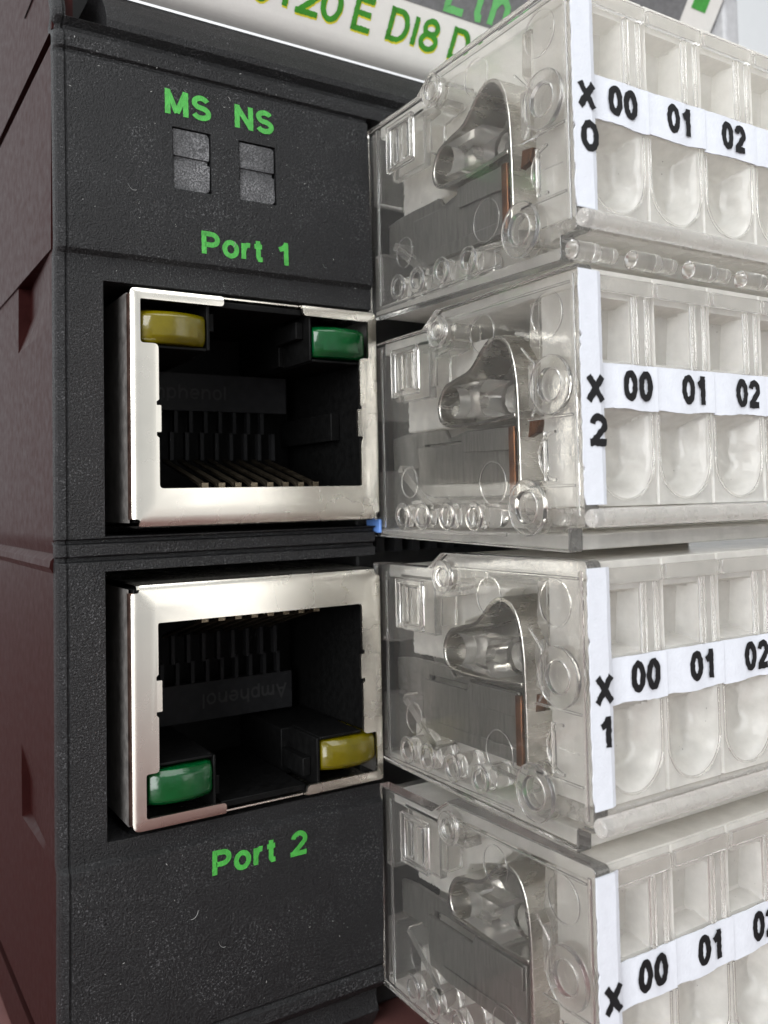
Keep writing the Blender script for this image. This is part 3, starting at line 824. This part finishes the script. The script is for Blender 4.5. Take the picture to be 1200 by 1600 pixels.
def plug_dirt(t, rd):
    mb = MB()
    for k in range(70):
        x = rd.uniform(1.2, 22); z = rd.uniform(2.2, 12.1); y = -19.4 + front_depth(x, z) - 0.03; q = rd.choice((.02, .025, .035, .05)); a = rd.uniform(0, 3)
        if k % 3 == 0: x, y, z = -0.03, rd.uniform(-19, -1), rd.uniform(1, 12)
        c, s_ = math.cos(a), math.sin(a)
        if x < 0: mb.add([(x, y + q * c, z + q * s_), (x, y - q * s_ * .6, z + q * c * .6), (x, y - q * c, z - q * s_), (x, y + q * s_ * .6, z - q * c * .6)], [(0, 1, 2, 3)])
        else: mb.add([(x + q * c, y, z + q * s_), (x - q * s_ * .6, y, z + q * c * .6), (x - q * c, y, z - q * s_), (x + q * s_ * .6, y, z - q * c * .6)], [(0, 1, 2, 3)])
    o = mb.build('dirt_speck', M['ink'] if rd.random() < 2 else M['dust'], t, smooth=False); o['kind'] = 'stuff'

def strip_text(mb, text, fn, *a, **k): return lettering(mb, text, fn, *a, **k)

def add_labels(t, char, rd, dx):
    """white paper markers with printed numbers, edges torn by hand"""
    mb = MB(); n = 46
    zs = [1.85 + (13.45 - 1.85) * i / n for i in range(n + 1)]
    L = []
    for i, z in enumerate(zs):
        j = rd.uniform(-.035, .035) + (0.12 * max(0, 1 - i / 3) if rd.random() < .7 else 0) + (0.1 if rd.random() < .06 else 0)
        L.append(-0.12 + j)
    cols = [lambda i: L[i], lambda i: 1.12 + 0.02 * math.sin(i * .5), lambda i: 1.42 + rd.uniform(-.012, .012)]
    ys = (-19.86, -19.84, -19.74)
    for c in range(3):
        for i, z in enumerate(zs): mb.v.append((cols[c](i), ys[c], z))
    for c in range(3):
        for i, z in enumerate(zs): mb.v.append((mb.v[c * (n + 1) + i][0], ys[c] + 0.08, z))
    K = n + 1
    for c in range(2):
        for i in range(n):
            mb.f.append((c * K + i, (c + 1) * K + i, (c + 1) * K + i + 1, c * K + i + 1))
            mb.f.append(((c + 3) * K + i, (c + 3) * K + i + 1, (c + 4) * K + i + 1, (c + 4) * K + i))
    for i in range(n):
        mb.f.append((i, i + 1, 3 * K + i + 1, 3 * K + i)); mb.f.append((2 * K + i, 5 * K + i, 5 * K + i + 1, 2 * K + i + 1))
    lab = mb.build('plug_marker', M['paper'], t, smooth=False)
    mb = MB()
    fl = lambda u, v, h: (u, -19.868 - h, v)
    lettering(mb, 'X', fl, 0.12, 6.75, 1.62, 0.38, .1, 0.86, jag=0.035, rnd=rd)
    lettering(mb, char, fl, 0.3, 4.72, 1.6, 0.36, .1, 0.95, jag=0.035, rnd=rd)
    mb.build('printed_text', M['ink'], lab, smooth=False)
    for i in range(NC):
        x0 = 1.46 if i == 0 else 5.44 + (i - 1) * CP + 0.03; x1 = 5.44 + i * CP
        m_ = 16; mb = MB()
        bot = [6.62 + 0.06 * math.sin(i * 2.1 + q * .35) + rd.uniform(-.02, .02) for q in range(m_ + 1)]
        for q in range(m_ + 1):
            x = x0 + (x1 - x0) * q / m_
            for y in (-19.62, -19.54):
                mb.v.append((x, y + 0.03 * math.sin(q * .6 + i), bot[q])); mb.v.append((x, y + 0.03 * math.sin(q * .6 + i), 8.92 + rd.uniform(-.01, .01)))
        for q in range(m_):
            a = q * 4; b = a + 4
            mb.f += [(a, b, b + 1, a + 1), (a + 2, a + 3, b + 3, b + 2), (a, a + 2, b + 2, b), (a + 1, b + 1, b + 3, a + 3)]
        mb.f += [(0, 1, 3, 2), (m_ * 4, m_ * 4 + 2, m_ * 4 + 3, m_ * 4 + 1)]
        wl_ = mb.build('way_marker', M['paper'], t, smooth=False)
        mb = MB()
        lettering(mb, '%02d' % i, lambda u, v, h: (u, -19.668 - h, v), (2.35 if i == 0 else 2.25 + i * CP) + dx, 7.05, 1.6, 0.37, .05, 0.72, jag=0.03, rnd=rd)
        mb.build('printed_text', M['ink'], wl_, smooth=False)

plug0 = make_plug()
CHARS = ('0', '2', '1', '3')
LABS = ('topmost clear terminal plug, marked X0 on its white paper strip',
        'clear terminal plug marked X2, second from the top, beside the upper jack',
        'clear terminal plug marked X1, third from the top, beside the lower jack',
        'bottommost clear terminal plug, its X marker cut off by the picture edge')
plugs = [plug0]
for k in range(1, 4):
    r = plug0.copy(); COL.objects.link(r)
    for ch in list(plug0.children):
        if ch.name.startswith('hinge_peg'): continue
        if k == 3 and ch.name.startswith('bus_bar'): continue
        c = ch.copy(); COL.objects.link(c); c.parent = r
    plugs.append(r)
for k, t in enumerate(plugs):
    t.location = Vector((30.58, 0, 12.32 - 14.67 * k + OZ)) * S
    t['label'] = LABS[k]; t['group'] = 'clear terminal plugs stacked in the module'
    add_labels(t, CHARS[k], random.Random(11 + k), (0.1, 0.55, 0.45, 0.3)[k])
    plug_dirt(t, random.Random(31 + k))
